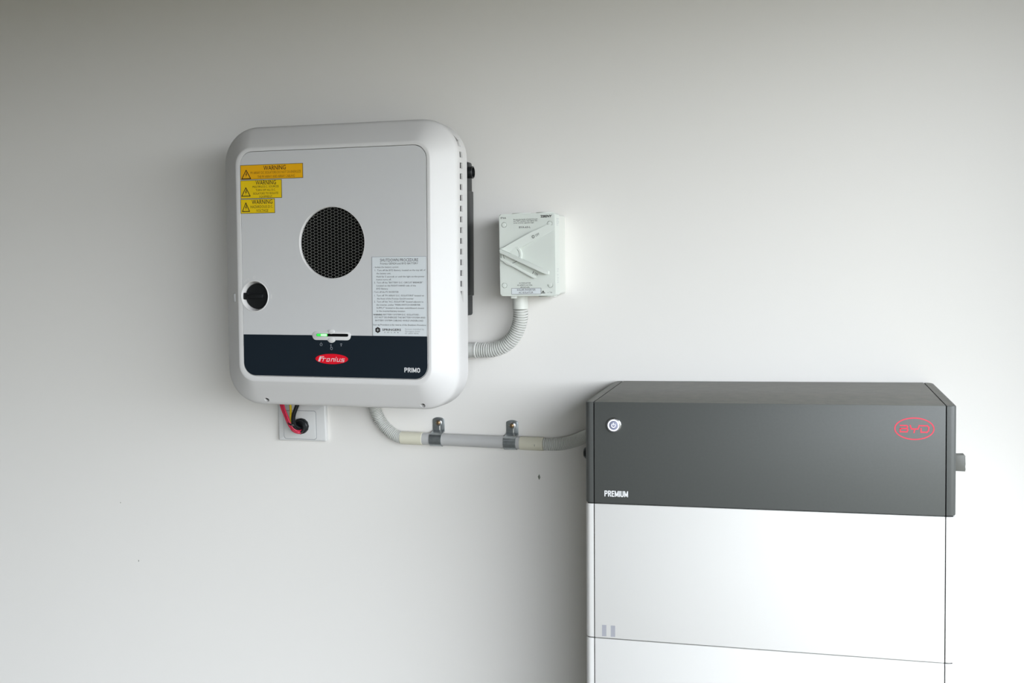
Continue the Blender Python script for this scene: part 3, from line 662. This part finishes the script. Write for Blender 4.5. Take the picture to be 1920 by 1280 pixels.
for x in (-257.4, -242.5):
    part('printed_bar', warp(flat(bmesh.new(), [(x-3.7-.0, -399.5+.0), (x+3.6, -399.3), (x+3.6, -379.8), (x-3.7, -380.0)], -.15)), M['mark'], mods[0], 'silver grey printed bar', smooth=False)
zb = -HB-4*MH
foot_h = CAM_H*1000+BO.z+zb
ft = thing('battery_stand', 'dark plinth that the battery tower stands on', 'stand', tuple(BO), RB, off=(0, BD/2, zb-foot_h+2))
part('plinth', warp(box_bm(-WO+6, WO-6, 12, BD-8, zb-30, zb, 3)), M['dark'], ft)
for sx in (-1, 1):
    for y in (40, BD-40):
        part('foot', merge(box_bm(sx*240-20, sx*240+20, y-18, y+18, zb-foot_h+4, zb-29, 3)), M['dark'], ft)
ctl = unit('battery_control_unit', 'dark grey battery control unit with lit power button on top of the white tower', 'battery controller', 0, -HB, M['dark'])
# power button
bx_, bz_ = -240.3, -38.6
def wl(p): return warp(p)
rg_ = part('power_button', wl(lathe_y(bx_, bz_, [(12.6, 1), (12.6, -1.4), (11.6, -2.6), (10.2, -2.8), (9.9, -2.2), (.4, -2.2)], 40)), M['steel'], ctl, 'round steel power button with white light ring')
part('light_ring', wl(ring_flat(bmesh.new(), bx_, bz_, 9.6, 9.6, 1.9, -2.5)), M['btnglow'], rg_, 'glowing white ring', smooth=False)
part('button_face', wl(lathe_y(bx_, bz_, [(7.4, -2.1), (7.4, -2.9), (7.0, -3.1), (.4, -3.1)], 32)), M['btnface'], rg_)
bm = ring_flat(bmesh.new(), bx_, bz_-.2, 3.7, 3.7, 1.1, -3.25, 125, 415, 24); stroke_bm(bm, [(bx_, bz_+3.9), (bx_, bz_+.6)], 1.1, -3.28)
part('power_symbol', wl(bm), M['btnglow'], rg_, smooth=False)
# writing and logo
bm = word_bm('PREMIUM', -256.4, -216.6, -159.3, 10.2, 1.75, -.15)
part('lettering', wl(bm), M['wprint'], ctl, 'light grey word low on the left', smooth=False)
bm = ring_flat(bmesh.new(), 228.3, -36.1, 29.1, 17.4, 1.7, -.15, n=72)
def bc(p): return (228.3+(p[0]-317)/4.265/1.305, -36.1-(p[1]-482)/4.265/1.21)
for st_ in ([(203, 457), (255, 457), (262, 466), (256, 481), (203, 482)], [(256, 482), (265, 492), (258, 508), (203, 508), (203, 482)], [(283, 456), (294, 484), (345, 484), (357, 456)], [(321, 486), (315, 512)],
            [(369, 457), (422, 457), (434, 470), (431, 496), (418, 509), (371, 509), (371, 481)]):
    stroke_bm(bm, [bc(p) for p in st_], 1.9, -.15)
part('maker_logo', wl(bm), M['byd'], ctl, 'coral red oval outline logo', smooth=False)
# breaker on the right, plug on the left
br = part('breaker_handle', wl(prism_bm([(300, -124), (318.5, -124.5), (319, -121), (317.5, -112), (318.5, -99), (317, -97), (301, -97.5)], 118, 134, bev=1.2)), M['taupe'], ctl, 'grey breaker handle on the right side')
part('pivot', wl(box_bm(287, 305, 120, 132, -118, -104, 2)), M['steel'], br)
part('side_plug', wl(lathe_x([(13.0, -286), (13.2, -298), (12, -306), (8.5, -311), (.5, -312)], 100, -105)), M['black'], ctl, 'black round plug on the left side')
